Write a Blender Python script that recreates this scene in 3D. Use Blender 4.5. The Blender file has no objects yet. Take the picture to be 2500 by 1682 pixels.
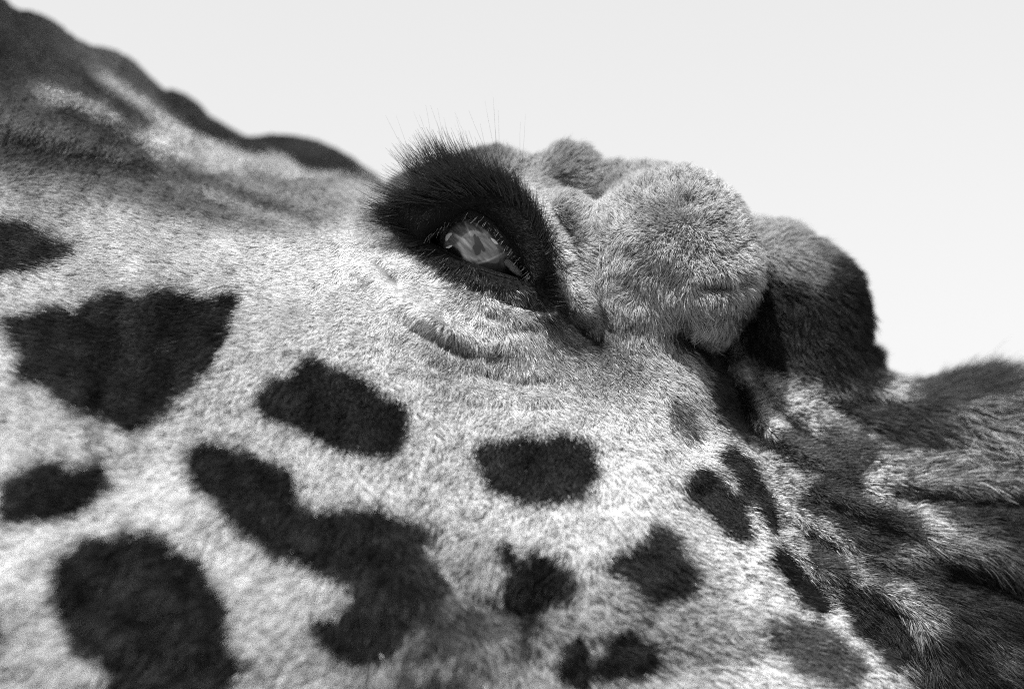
import bpy, math, random
import numpy as np
from mathutils import Vector, Matrix

R = np.random.default_rng(7)
sc = bpy.context.scene
C = sc.collection

# ------------------------------------------------------------------ camera
D = 0.70                      # metres from the lens to the eye
FRAME = 0.50                  # metres across the frame at the eye
PITCH = math.radians(20)
CAM_POS = Vector((0.0, 0.0, 1.62))
FWD = Vector((0.0, math.cos(PITCH), math.sin(PITCH)))
UPV = Vector((0.0, -math.sin(PITCH), math.cos(PITCH)))
BASIS = Matrix((Vector((1, 0, 0)), UPV, -FWD)).transposed()      # head axes -> world axes
cam_data = bpy.data.cameras.new('camera')
cam = bpy.data.objects.new('camera', cam_data)
C.objects.link(cam)
cam.location = CAM_POS
cam.rotation_euler = (math.pi / 2 + PITCH, 0, 0)
cam_data.sensor_width = 36
cam_data.lens = 36 * D / FRAME
cam_data.clip_start = 0.02
cam_data.clip_end = 6000
cam_data.dof.use_dof = True
cam_data.dof.focus_distance = D - 0.004
cam_data.dof.aperture_fstop = 2.9
sc.camera = cam

# ------------------------------------------------------------------ light
sun_local = Vector((-0.25, 0.86, 0.36)).normalized()
sun_world = (BASIS @ sun_local).normalized()
SUN_EL = math.asin(sun_world.z)
SUN_AZ = math.atan2(sun_world.x, sun_world.y)
w = bpy.data.worlds.new('World')
sc.world = w
w.use_nodes = True
nt = w.node_tree
bg = nt.nodes['Background']
sky = nt.nodes.new('ShaderNodeTexSky')
sky.sky_type = 'NISHITA'
sky.sun_disc = False
sky.sun_elevation = SUN_EL
sky.sun_rotation = SUN_AZ
sky.dust_density = 9.0
sky.air_density = 1.6
bw = nt.nodes.new('ShaderNodeRGBToBW')
nt.links.new(sky.outputs[0], bw.inputs[0])
haze_pow = nt.nodes.new('ShaderNodeMath')          # thin bright haze: evens the sky out
haze_pow.operation = 'POWER'
haze_pow.inputs[1].default_value = 0.45
haze_mul = nt.nodes.new('ShaderNodeMath')
haze_mul.operation = 'MULTIPLY'
haze_mul.inputs[1].default_value = 1.56
nt.links.new(bw.outputs[0], haze_pow.inputs[0])
nt.links.new(haze_pow.outputs[0], haze_mul.inputs[0])
nt.links.new(haze_mul.outputs[0], bg.inputs[0])
bg.inputs[1].default_value = 0.15
ld = bpy.data.lights.new('sun', 'SUN')
ld.energy = 4.5
ld.angle = math.radians(0.9)
sun = bpy.data.objects.new('sun', ld)
C.objects.link(sun)
sun.rotation_euler = sun_world.to_track_quat('Z', 'Y').to_euler()
sun.location = (0, 0, 6)
vs = sc.view_settings
vs.view_transform = 'Standard'
vs.look = 'None'
vs.gamma = 1
vs.use_curve_mapping = False
vs.exposure = 1.45
cy = sc.cycles
cy.use_denoising = False
cy.filter_width = 1.2
cy.max_bounces = 8
cy.diffuse_bounces = 3
cy.transmission_bounces = 8
cy.transparent_max_bounces = 8
sc.cycles_curves.shape = 'RIBBONS'

# ------------------------------------------------------------------ helpers
S = FRAME / 2331.0            # the head was measured on a 2331 x 1568 grid, S metres a step at the eye


def unproject(u, v, z):
    k = S * (D - z) / D
    return np.stack([(u - 1165.5) * k, -(v - 784.0) * k, z], -1)


def poly_sd(P, U, V):
    """signed distance to a closed outline, positive inside"""
    P = np.asarray(P, float)
    best = np.full(U.shape, 1e12, np.float32)
    inside = np.zeros(U.shape, bool)
    n = len(P)
    for i in range(n):
        ax, ay = P[i]
        bx, by = P[(i + 1) % n]
        dx, dy = bx - ax, by - ay
        t = np.clip(((U - ax) * dx + (V - ay) * dy) / (dx * dx + dy * dy + 1e-9), 0, 1)
        q = (U - ax - t * dx) ** 2 + (V - ay - t * dy) ** 2
        best = np.minimum(best, q)
        c = (ay > V) != (by > V)
        with np.errstate(divide='ignore', invalid='ignore'):
            xx = dx * (V - ay) / (dy if dy != 0 else 1e-9) + ax
        inside ^= c & (U < xx)
    d = np.sqrt(best)
    return np.where(inside, d, -d)


def line_d(P, U, V):
    """distance to an open polyline and the place along it (0..1)"""
    P = np.asarray(P, float)
    best = np.full(U.shape, 1e12)
    at = np.zeros(U.shape)
    seg = np.hypot(*(P[1:] - P[:-1]).T)
    cum = np.concatenate([[0], np.cumsum(seg)])
    for i in range(len(P) - 1):
        ax, ay = P[i]
        dx, dy = P[i + 1] - P[i]
        t = np.clip(((U - ax) * dx + (V - ay) * dy) / (dx * dx + dy * dy + 1e-9), 0, 1)
        q = (U - ax - t * dx) ** 2 + (V - ay - t * dy) ** 2
        m = q < best
        best = np.where(m, q, best)
        at = np.where(m, (cum[i] + t * seg[i]) / cum[-1], at)
    return np.sqrt(best), at


def smooth_curve(P, n=6, closed=False):
    """Catmull-Rom through the points"""
    P = np.asarray(P, float)
    m = len(P)
    out = []
    for i in range(m if closed else m - 1):
        g = (lambda k: P[k % m]) if closed else (lambda k: P[min(max(k, 0), m - 1)])
        a, b, c, d = g(i - 1), g(i), g(i + 1), g(i + 2)
        for t in np.arange(n) / n:
            out.append(0.5 * (2 * b + (c - a) * t + (2 * a - 5 * b + 4 * c - d) * t * t + (3 * b - a - 3 * c + d) * t ** 3))
    if not closed:
        out.append(P[-1])
    return np.array(out)


def tps(pts, U, V, smooth=0.0):
    """thin plate through (u, v, value)"""
    p = np.asarray(pts, float)
    x = p[:, :2] / 1000.0
    n = len(x)

    def ker(r2):
        return 0.5 * r2 * np.log(r2 + 1e-12)
    K = ker(((x[:, None] - x[None]) ** 2).sum(-1)) + smooth * np.eye(n)
    Q = np.c_[np.ones(n), x]
    A = np.block([[K, Q], [Q.T, np.zeros((3, 3))]])
    sol = np.linalg.solve(A, np.r_[p[:, 2], 0, 0, 0])
    u, v = U / 1000.0, V / 1000.0
    out = sol[n] + sol[n + 1] * u + sol[n + 2] * v
    for i in range(n):
        out = out + sol[i] * ker((u - x[i, 0]) ** 2 + (v - x[i, 1]) ** 2)
    return out


def idw(pts, U, V, p=3.0, soft=25.0):
    q = np.asarray(pts, float)
    num = np.zeros(U.shape + (q.shape[1] - 2,))
    den = np.zeros(U.shape)
    for row in q:
        wt = 1.0 / ((U - row[0]) ** 2 + (V - row[1]) ** 2 + soft * soft) ** (p / 2)
        num += wt[..., None] * row[2:]
        den += wt
    return num / den[..., None]


def fade(x):
    x = np.clip(x, 0, 1)
    return x * x * (3 - 2 * x)


class Noise2:
    """smooth value noise on the head's measuring grid"""
    def __init__(self, cell, seed):
        self.c = cell
        self.g = np.random.default_rng(seed).standard_normal((256, 256))

    def __call__(self, u, v):
        a, b = u / self.c, v / self.c
        i, j = np.floor(a).astype(int), np.floor(b).astype(int)
        fa, fb = fade(a - i), fade(b - j)
        g = self.g
        i0, i1, j0, j1 = i % 256, (i + 1) % 256, j % 256, (j + 1) % 256
        return (g[i0, j0] * (1 - fa) + g[i1, j0] * fa) * (1 - fb) + (g[i0, j1] * (1 - fa) + g[i1, j1] * fa) * fb


def link(name, data, parent=None):
    o = bpy.data.objects.new(name, data)
    C.objects.link(o)
    if parent is not None:
        o.parent = parent
    return o


def mesh_from(name, verts, faces, mat, smooth=True):
    """faces: an int array n x 3 or n x 4"""
    me = bpy.data.meshes.new(name)
    verts = np.asarray(verts, np.float32)
    faces = np.asarray(faces, np.int32)
    k = faces.shape[1]
    me.vertices.add(len(verts))
    me.vertices.foreach_set('co', verts.ravel())
    me.loops.add(faces.size)
    me.loops.foreach_set('vertex_index', faces.ravel())
    me.polygons.add(len(faces))
    me.polygons.foreach_set('loop_start', np.arange(len(faces), dtype=np.int32) * k)
    me.update(calc_edges=True)
    me.validate()
    if smooth:
        me.polygons.foreach_set('use_smooth', np.ones(len(me.polygons), bool))
    me.materials.append(mat)
    return me


# ------------------------------------------------------------------ materials
def new_mat(name):
    m = bpy.data.materials.new(name)
    m.use_nodes = True
    n = m.node_tree
    return m, n, n.nodes['Principled BSDF'], n.nodes['Material Output']


def grey(v):
    return (v, v, v, 1)


def make_fur_material(shine=.012, rough=.35):
    m, n, b, out = new_mat('fur')
    at = n.nodes.new('ShaderNodeAttribute')
    at.attribute_name = 'tone'
    n.nodes.remove(b)
    df = n.nodes.new('ShaderNodeBsdfDiffuse')
    tr = n.nodes.new('ShaderNodeBsdfTranslucent')
    gl = n.nodes.new('ShaderNodeBsdfGlossy')
    gl.inputs['Roughness'].default_value = rough
    gl.inputs['Color'].default_value = grey(.5)
    mix = n.nodes.new('ShaderNodeMixShader')
    mix.inputs[0].default_value = 0.12
    mg = n.nodes.new('ShaderNodeMixShader')
    mg.inputs[0].default_value = shine
    n.links.new(at.outputs['Fac'], df.inputs['Color'])
    n.links.new(at.outputs['Fac'], tr.inputs['Color'])
    n.links.new(df.outputs[0], mix.inputs[1])
    n.links.new(tr.outputs[0], mix.inputs[2])
    n.links.new(mix.outputs[0], mg.inputs[1])
    n.links.new(gl.outputs[0], mg.inputs[2])
    n.links.new(mg.outputs[0], out.inputs['Surface'])
    return m


def make_skin_material():
    m, n, b, out = new_mat('skin')
    at = n.nodes.new('ShaderNodeAttribute')
    at.attribute_name = 'tone'
    ns = n.nodes.new('ShaderNodeTexNoise')
    ns.inputs['Scale'].default_value = 900
    ns.inputs['Detail'].default_value = 3
    bp = n.nodes.new('ShaderNodeBump')
    bp.inputs['Strength'].default_value = 0.35
    bp.inputs['Distance'].default_value = 0.0006
    n.links.new(ns.outputs['Fac'], bp.inputs['Height'])
    n.links.new(bp.outputs[0], b.inputs['Normal'])
    n.links.new(at.outputs['Fac'], b.inputs['Base Color'])
    b.inputs['Roughness'].default_value = 0.7
    b.inputs['Specular IOR Level'].default_value = 0.03
    return m


def make_plain(name, v, rough, spec=0.5, bump=0.0, scale=800):
    m, n, b, out = new_mat(name)
    ns = n.nodes.new('ShaderNodeTexNoise')
    ns.inputs['Scale'].default_value = scale
    ns.inputs['Detail'].default_value = 4
    mr = n.nodes.new('ShaderNodeMapRange')
    mr.inputs['To Min'].default_value = v * 0.7
    mr.inputs['To Max'].default_value = v * 1.3
    n.links.new(ns.outputs['Fac'], mr.inputs[0])
    n.links.new(mr.outputs[0], b.inputs['Base Color'])
    b.inputs['Roughness'].default_value = rough
    b.inputs['Specular IOR Level'].default_value = spec
    if bump:
        bp = n.nodes.new('ShaderNodeBump')
        bp.inputs['Strength'].default_value = bump
        bp.inputs['Distance'].default_value = 0.0008
        n.links.new(ns.outputs['Fac'], bp.inputs['Height'])
        n.links.new(bp.outputs[0], b.inputs['Normal'])
    return m


M_FUR = make_fur_material()
M_SKIN = make_skin_material()
M_LID = make_plain('wet_lid_skin', 0.005, 0.35, 0.14, 0.9, 420)
M_LASH = make_fur_material(.03, .3)

# ------------------------------------------------------------------ ground (out of the frame, below the head)
gm = make_plain('dry_ground', 0.16, 0.9, 0.2, 0.5, 3)
g = mesh_from('ground', [(-2500, -2500, 0), (2500, -2500, 0), (2500, 2500, 0), (-2500, 2500, 0)], [(0, 1, 2, 3)], gm, False)
go = link('ground', g)
go['kind'] = 'structure'

# ------------------------------------------------------------------ the giraffe's form
giraffe = link('giraffe', None)
giraffe.location = CAM_POS + D * FWD
giraffe.rotation_euler = BASIS.to_euler()
giraffe['label'] = 'spotted giraffe seen close up, its dark long lashed eye and furry ossicones against pale sky'
giraffe['category'] = 'giraffe'

STEP = 6.0
U0, U1, V0, V1 = -300.0, 2640.0, -210.0, 1800.0
ZA, ZB, DZ = -0.33, 0.175, 0.0021
us = np.arange(U0, U1, STEP)
vv = np.arange(V0, V1, STEP)
zs = np.arange(ZA, ZB, DZ).astype(np.float32)
UU, VV = np.meshgrid(us, vv, indexing='ij')

# --- outlines
FACE = [(-420, -240), (-100, -70), (0, -8), (30, 20), (70, 29), (120, 50), (160, 80), (200, 105), (250, 115), (300, 140), (340, 180),
        (372, 215), (400, 255), (440, 295), (480, 320), (540, 324), (590, 328), (640, 350), (690, 383), (740, 391), (800, 392), (850, 404),
        (880, 420), (915, 402), (960, 386), (1020, 370), (1080, 358), (1150, 358), (1210, 380), (1260, 420), (1320, 470), (1400, 540), (1500, 610), (1560, 690),
        (1556, 752), (1586, 825), (1633, 876), (1645, 930), (1681, 992), (1717, 1061), (1745, 1130), (1756, 1200), (1775, 1255), (1817, 1312),
        (1875, 1386), (1911, 1400), (1964, 1454), (2032, 1506), (2060, 1568), (2180, 1820), (2200, 2000), (-500, 2000)]
NECK = [(1480, 760), (1640, 790), (1850, 800), (1985, 800), (2000, 845), (2045, 871), (2090, 885), (2331, 905), (2800, 940), (2800, 2000), (1500, 2000)]
BALL = [(1350, 540), (1358, 495), (1378, 460), (1412, 426), (1455, 400), (1505, 386), (1560, 382), (1614, 400), (1668, 442), (1702, 496), (1720, 560),
        (1726, 620), (1714, 680), (1684, 730), (1640, 772), (1595, 775), (1540, 750), (1450, 732), (1390, 690), (1358, 620)]
BROW = [(1100, 362), (1210, 366), (1245, 355), (1275, 344), (1305, 342), (1340, 352), (1358, 374), (1400, 381), (1480, 376), (1540, 400), (1500, 520),
        (1380, 520), (1300, 440), (1200, 430)]
FOLD = [(1258, 470), (1275, 446), (1305, 442), (1332, 462), (1345, 510), (1350, 580), (1356, 650), (1350, 690), (1330, 650), (1308, 580), (1282, 520)]
LUMP = [(1690, 508), (1740, 503), (1800, 516), (1850, 546), (1895, 582), (1938, 618), (1956, 656), (1965, 700), (1969, 730), (1966, 790), (1984, 836),
        (2015, 865), (1990, 930), (1850, 960), (1700, 950), (1640, 850), (1660, 650)]
MANE = [(2045, 925), (2085, 900), (2120, 882), (2180, 868), (2250, 864), (2331, 874), (2480, 890), (2800, 920), (2800, 1010), (2300, 1060), (2150, 1030)]
FAR_A = [(340, 190), (372, 207), (400, 209), (450, 237), (475, 264), (520, 292), (575, 320), (600, 337), (590, 390), (480, 390), (370, 300)]
FAR_B = [(560, 334), (590, 312), (650, 309), (720, 321), (780, 348), (830, 383), (853, 404), (845, 425), (700, 440), (610, 410)]
LID_UP = [(885, 470), (915, 440), (955, 420), (1015, 402), (1064, 394), (1110, 394), (1152, 410), (1194, 446), (1226, 504), (1242, 572), (1238, 620), (1216, 645),
          (1198, 606), (1168, 560), (1143, 533), (1112, 502), (1073, 482), (1050, 487), (1016, 505), (975, 532), (955, 545), (920, 520), (895, 495)]
LID_LOW = [(895, 500), (940, 540), (975, 552), (1016, 578), (1053, 598), (1089, 612), (1150, 632), (1206, 642), (1225, 640), (1240, 690), (1180, 690), (1110, 668), (1040, 642),
           (970, 600), (920, 556)]
OPENING = [(966, 546), (979, 538), (1016, 511), (1050, 493), (1073, 488), (1112, 508), (1143, 539), (1168, 566), (1198, 611), (1205, 630), (1188, 635), (1150, 627), (1112, 616),
           (1089, 608), (1053, 594), (1016, 574), (985, 557)]

# --- how far each part of the surface stands from the lens (metres toward the camera, 0 at the eye)
FACE_Z = [(-300, -150, -.19), (0, 30, -.115), (0, 250, -.05), (0, 430, -.035), (0, 600, .015), (0, 800, .055), (0, 1100, .095), (0, 1568, .115), (-300, 600, .01), (-300, 1500, .10),
          (250, 150, -.12), (250, 300, -.058), (250, 430, -.04), (300, 560, .005), (300, 800, .05), (300, 1100, .09),
          (500, 340, -.105), (500, 420, -.062), (500, 520, -.02), (500, 700, .03), (500, 1000, .075), (500, 1300, .105), (500, 1568, .118), (500, 1800, .115),
          (720, 400, -.095), (720, 460, -.052), (700, 560, -.01), (700, 700, .022), (700, 850, .05),
          (850, 425, -.08), (850, 490, -.03), (850, 560, -.004), (850, 700, .016), (850, 950, .055), (850, 1200, .088), (850, 1568, .108),
          (960, 400, -.045), (1080, 370, -.04), (1150, 400, -.032), (1100, 700, .004), (1100, 800, .014), (1100, 950, .035), (1100, 1150, .066), (1100, 1350, .088), (1100, 1568, .098), (1100, 1800, .10),
          (1230, 440, -.03), (1300, 560, -.018), (1280, 720, -.006), (1380, 750, -.016), (1400, 900, .014), (1400, 1050, .04), (1400, 1300, .072), (1400, 1568, .085),
          (1540, 800, -.010), (1450, 720, -.008), (1500, 650, -.014), (1400, 640, -.018), (1560, 900, .0), (1560, 1100, .03), (1600, 1300, .055), (1600, 1568, .072),
          (1640, 940, -.012), (1700, 1080, .008), (1770, 1230, .026), (1870, 1390, .04), (2040, 1568, .05), (1850, 1568, .064), (2000, 1800, .06)]
NECK_Z = [(1500, 800, -0.0284), (1700, 900, -0.0356), (1700, 1100, -0.0212), (1800, 1250, -0.0068), (1900, 1400, 0.004), (2050, 1568, 0.0126), (2000, 880, -0.0644), (2000, 1000, -0.0428), (2050, 1200, -0.0248), (2331, 930, -0.0824), (2331, 1050, -0.0608), (2331, 1250, -0.0356), (2331, 1568, -0.0176), (2600, 1200, -0.0536), (2200, 1800, 0.004), (1700, 1568, -0.0032), (2700, 1800, -0.0392)]

# --- folds and furrows: (polyline, width, height in metres); positive stands proud
FOLDS = [
    ([(60, 180), (117, 210), (210, 252), (323, 311), (400, 345)], 24, .008),
    ([(100, 225), (154, 242), (230, 278), (303, 318), (400, 375)], 20, -.005),
    ([(194, 162), (279, 210), (340, 250), (384, 285), (450, 320)], 22, .007),
    ([(60, 110), (150, 155), (230, 212), (310, 272)], 26, -.007),
    ([(260, 150), (330, 205), (380, 250)], 18, -.008),
    ([(-60, 260), (60, 285), (150, 312), (260, 350)], 34, .003),
    ([(-60, 335), (60, 338), (180, 358), (300, 385), (420, 430)], 30, -.003),
    ([(480, 400), (600, 455), (720, 500)], 15, -.004), ([(420, 420), (540, 470), (660, 515)], 15, .004), ([(600, 400), (720, 440), (800, 470)], 14, .004), ([(640, 430), (740, 470), (820, 505)], 13, -.004),
    ([(300, 215), (370, 265), (430, 310), (500, 335)], 20, .006),
    ([(520, 385), (620, 415), (720, 440)], 16, -.003), ([(460, 400), (560, 440), (680, 480)], 18, .003), ([(600, 360), (700, 400), (780, 420)], 14, .004),
    ([(520, 470), (640, 490), (760, 510)], 18, -.003),
    ([(790, 405), (830, 418), (865, 425)], 8, -.005),
    ([(850, 590), (885, 625), (915, 655)], 8, -.004), ([(840, 615), (880, 655), (930, 690)], 12, .0012),
    ([(800, 610), (860, 690), (930, 745), (985, 775), (1060, 805), (1120, 812)], 18, -.0035),
    ([(880, 640), (960, 720), (1060, 770), (1160, 790), (1260, 800)], 36, .0045),
    ([(880, 745), (960, 815), (1050, 858), (1160, 880), (1290, 885), (1380, 880)], 22, -.0015),
    ([(930, 830), (1050, 890), (1170, 912), (1295, 905)], 13, .003),
    ([(1195, 545), (1240, 620), (1280, 700), (1330, 760), (1400, 800)], 20, -.005),
    ([(940, 690), (1000, 735), (1075, 768)], 14, .004), ([(1080, 850), (1180, 872), (1280, 868)], 14, -.0035), ([(1190, 905), (1245, 908), (1295, 900)], 7, .0025),
    ([(1110, 660), (1160, 690), (1230, 705)], 10, -.004), ([(1090, 690), (1150, 716), (1220, 735)], 10, .003),
    ([(1175, 425), (1235, 490), (1285, 580), (1320, 670), (1370, 750)], 20, .008),
    ([(1340, 560), (1352, 640), (1375, 730), (1420, 770)], 10, -.005),
    ([(1100, 670), (1090, 720), (1130, 745), (1180, 730)], 14, .003),
    ([(560, 560), (650, 545), (760, 545), (850, 540)], 25, .003),
    ([(980, 1180), (1000, 1280), (1080, 1370), (1170, 1390), (1300, 1370)], 40, -.008),
    ([(330, 660), (400, 720), (380, 850)], 40, -.003),
    ([(1480, 830), (1540, 920), (1600, 1010)], 22, .004),
    ([(1640, 1420), (1760, 1400), (1860, 1420)], 40, .004),
]
NECK_FOLDS = [
    ([(1600, 780), (1660, 860), (1700, 960), (1760, 1040)], 20, -.012),
    ([(1700, 800), (1720, 880), (1790, 960), (1900, 1040)], 18, -.006),
    ([(1720, 930), (1800, 1010), (1900, 1060), (2050, 1140)], 24, .007),
    ([(1850, 900), (1930, 960), (2050, 1010), (2200, 1040)], 20, -.006),
    ([(1900, 870), (2020, 890), (2100, 930), (2160, 990)], 24, .010),
    ([(1800, 1090), (1950, 1140), (2120, 1220), (2250, 1290)], 24, .008),
    ([(2000, 1120), (2150, 1140), (2400, 1145)], 18, -.006), ([(1950, 1080), (2150, 1100), (2400, 1100)], 18, .004),
    ([(1760, 1180), (1850, 1230), (1950, 1290), (2060, 1330)], 24, -.007),
    ([(1830, 1290), (1960, 1310), (2080, 1390), (2130, 1500)], 26, .007),
    ([(2120, 1300), (2250, 1340), (2400, 1400)], 40, -.012),
    ([(2140, 1420), (2150, 1520), (2150, 1640)], 30, .008),
]


def folds_field(lst):
    f = np.zeros(UU.shape)
    for P, wd, h in lst:
        d, t = line_d(smooth_curve(P, 5), UU, VV)
        f += h * np.exp(-(d / wd) ** 2) * fade(t / .2) * fade((1 - t) / .2) if False else h * np.exp(-(d / wd) ** 2) * np.clip(np.minimum(t, 1 - t) / .15, 0.15, 1)
    return f


n_big, n_mid = Noise2(90, 11), Noise2(34, 12)
wet_d = poly_sd([(1000, 590), (1100, 625), (1240, 640), (1280, 730), (1150, 705), (1050, 655)], UU, VV)
relief_noise = .0016 * n_big(UU, VV) + .0006 * n_mid(UU, VV) + .0011 * Noise2(15, 13)(UU, VV) * fade(wet_d / 12)
open_d = poly_sd(smooth_curve(OPENING, 5, True), UU, VV)
face_z = tps(FACE_Z, UU, VV, 1e-4) + folds_field(FOLDS) + relief_noise - .05 * fade((open_d + 5) / 10)
neck_z = tps(NECK_Z, UU, VV, 1e-4) + folds_field(NECK_FOLDS) + relief_noise
face_r = idw([(0, 0, .05), (300, 130, .05), (560, 320, .035), (850, 400, .03), (1080, 350, .02), (1300, 450, .012), (1450, 620, .012), (1550, 720, .009), (1600, 830, .011), (1680, 1000, .014),
              (1760, 1200, .016), (1900, 1400, .02), (2050, 1560, .024), (2180, 1800, .03), (-300, 1900, .05), (-400, 600, .05), (800, 2000, .05)], UU, VV, 3, 40)[..., 0]
ball_z = .012 + .0008 * n_mid(UU, VV) + .0015 * n_big(UU, VV)
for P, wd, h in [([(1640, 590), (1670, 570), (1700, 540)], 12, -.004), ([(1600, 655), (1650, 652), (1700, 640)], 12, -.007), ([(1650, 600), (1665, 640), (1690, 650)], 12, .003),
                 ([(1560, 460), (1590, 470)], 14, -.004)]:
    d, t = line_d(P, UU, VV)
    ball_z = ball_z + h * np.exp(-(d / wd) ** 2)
lump_z = -.048 + .0025 * n_big(UU, VV) + .03 * (1200 - UU) / 1500 * 0
ball_blend = idw([(1350, 560, .006), (1370, 640, .014), (1420, 720, .026), (1500, 745, .020), (1550, 760, .005), (1600, 790, .002), (1700, 740, .002), (1740, 600, .002), (1600, 370, .003), (1400, 400, .008)], UU, VV, 3, 15)[..., 0]
LAYERS = [  # outline, front surface, half thickness, edge radius, blend
    (smooth_curve(FACE, 3, True), face_z, .085, face_r, .004),
    (smooth_curve(NECK, 3, True), neck_z, .085, np.full(UU.shape, .03), .006),
    (smooth_curve(LUMP, 4, True), lump_z, .05, np.full(UU.shape, .032), .006),
    (smooth_curve(MANE, 4, True), np.full(UU.shape, -.095) + .003 * n_big(UU, VV), .03, np.full(UU.shape, .022), .006),
    (smooth_curve(FAR_A, 4, True), np.full(UU.shape, -.215), .025, np.full(UU.shape, .014), .004),
    (smooth_curve(FAR_B, 4, True), np.full(UU.shape, -.20), .025, np.full(UU.shape, .014), .004),
    (smooth_curve(BROW, 4, True), np.full(UU.shape, -.045) + .0015 * n_big(UU, VV), .025, np.full(UU.shape, .012), .004),
    (smooth_curve(BALL, 4, True), ball_z, .046, np.full(UU.shape, .040), ball_blend),
    (smooth_curve(FOLD, 4, True), np.full(UU.shape, -.006), .014, np.full(UU.shape, .009), .016),
    (smooth_curve(LID_UP, 4, True), np.full(UU.shape, .009), .016, np.full(UU.shape, .008), .004),
    (smooth_curve(LID_LOW, 4, True), np.full(UU.shape, .002), .012, np.full(UU.shape, .006), .004),
]

F = np.full((len(us), len(vv), len(zs)), .05, np.float32)
scale_z = (S * (D - zs) / D).astype(np.float32)
for outline, zf, H, rad, blend in LAYERS:
    lo, hi = outline.min(0), outline.max(0)
    pad = 90
    i0, i1 = np.searchsorted(us, [lo[0] - pad, hi[0] + pad])
    j0, j1 = np.searchsorted(vv, [lo[1] - pad, hi[1] + pad])
    zz = zf[i0:i1, j0:j1]
    k0 = max(0, int((zz.min() - 2 * H - .02 - ZA) / DZ))
    k1 = min(len(zs), int((zz.max() + .02 - ZA) / DZ) + 2)
    d2 = poly_sd(outline, UU[i0:i1, j0:j1], VV[i0:i1, j0:j1]).astype(np.float32)
    r = rad[i0:i1, j0:j1].astype(np.float32)[..., None]
    ex = r - d2[..., None] * scale_z[None, None, k0:k1]
    ez = np.abs(zs[None, None, k0:k1] - (zz.astype(np.float32) - np.float32(H))[..., None]) - (np.float32(H) - r)
    f = np.minimum(np.maximum(ex, ez), 0)
    np.maximum(ex, 0, out=ex)
    np.maximum(ez, 0, out=ez)
    f += np.sqrt(ex * ex + ez * ez) - r
    A = F[i0:i1, j0:j1, k0:k1]
    kb = (blend[i0:i1, j0:j1, None] if isinstance(blend, np.ndarray) else np.full((1, 1, 1), blend)).astype(np.float32)
    h = np.maximum(kb - np.abs(A - f), 0) / kb
    F[i0:i1, j0:j1, k0:k1] = np.minimum(A, f) - h * h * kb * np.float32(.25)
    del f, ex, ez, h


def surface_nets(F):
    neg = F < 0
    n0, n1, n2 = F.shape
    c = np.zeros((n0 - 1, n1 - 1, n2 - 1), np.uint8)
    for a in (0, 1):
        for b in (0, 1):
            for e in (0, 1):
                c += neg[a:n0 - 1 + a, b:n1 - 1 + b, e:n2 - 1 + e]
    act = (c > 0) & (c < 8)
    I = np.argwhere(act)
    idx = np.full(act.shape, -1, np.int32)
    idx[act] = np.arange(len(I), dtype=np.int32)
    corners = [(a, b, e) for a in (0, 1) for b in (0, 1) for e in (0, 1)]
    val = {k: F[I[:, 0] + k[0], I[:, 1] + k[1], I[:, 2] + k[2]] for k in corners}
    acc = np.zeros((len(I), 3))
    cnt = np.zeros(len(I))
    for p in corners:
        for ax in range(3):
            if p[ax] == 0:
                q = tuple(1 if k == ax else p[k] for k in range(3))
                fa, fb = val[p], val[q]
                m = (fa < 0) != (fb < 0)
                t = np.where(m, fa / np.where(m, fa - fb, 1), 0)
                pos = np.array(p, float)[None] + np.zeros((len(I), 3))
                pos[:, ax] += t
                acc += pos * m[:, None]
                cnt += m
    verts = I + acc / cnt[:, None]
    quads = []
    for ax in range(3):
        b, e = [(1, 2), (2, 0), (0, 1)][ax]
        s0 = [slice(None)] * 3
        s1 = [slice(None)] * 3
        s0[ax], s1[ax] = slice(0, -1), slice(1, None)
        ch = neg[tuple(s0)] != neg[tuple(s1)]
        flip = neg[tuple(s0)]
        E = np.argwhere(ch)
        ok = (E[:, b] > 0) & (E[:, e] > 0) & (E[:, b] < F.shape[b] - 1) & (E[:, e] < F.shape[e] - 1)
        E = E[ok]
        fl = flip[E[:, 0], E[:, 1], E[:, 2]]

        def cell(db, de):
            G = E.copy()
            G[:, b] += db
            G[:, e] += de
            return idx[G[:, 0], G[:, 1], G[:, 2]]
        q = np.stack([cell(-1, -1), cell(0, -1), cell(0, 0), cell(-1, 0)], 1)
        q[~fl] = q[~fl][:, ::-1]
        quads.append(q)
    return verts, np.concatenate(quads)


# close the block where it leaves the measured field
F[0], F[-1], F[:, 0], F[:, -1], F[:, :, 0], F[:, :, -1] = .01, .01, .01, .01, .01, .01
GV, QD = surface_nets(F)
del F
PU, PV, PZ = U0 + GV[:, 0] * STEP, V0 + GV[:, 1] * STEP, ZA + GV[:, 2] * DZ


def relax(p, q, times):
    n = len(p)
    for _ in range(times):
        acc = np.zeros_like(p)
        cnt = np.zeros(n)
        for a in range(4):
            for b in (1, 3):
                np.add.at(acc, q[:, a], p[q[:, (a + b) % 4]])
                cnt += np.bincount(q[:, a], minlength=n)
        p = p * .5 + .5 * acc / np.maximum(cnt, 1)[:, None]
    return p


XYZ = relax(unproject(PU, PV, PZ), QD, 2)
k = S * (D - XYZ[:, 2]) / D
PU, PV, PZ = XYZ[:, 0] / k + 1165.5, 784.0 - XYZ[:, 1] / k, XYZ[:, 2]


def vertex_normals(p, q):
    fn = np.cross(p[q[:, 2]] - p[q[:, 0]], p[q[:, 3]] - p[q[:, 1]])
    vn = np.zeros_like(p)
    for a in range(4):
        for c in range(3):
            vn[:, c] += np.bincount(q[:, a], fn[:, c], minlength=len(p))
    return vn / (np.linalg.norm(vn, axis=1)[:, None] + 1e-12), np.linalg.norm(fn, axis=1) * .5


VN, FA = vertex_normals(XYZ, QD)
if (VN[:, 2] * (PZ > np.median(PZ))).sum() < 0:
    QD = QD[:, ::-1].copy()
    VN = -VN

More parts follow.
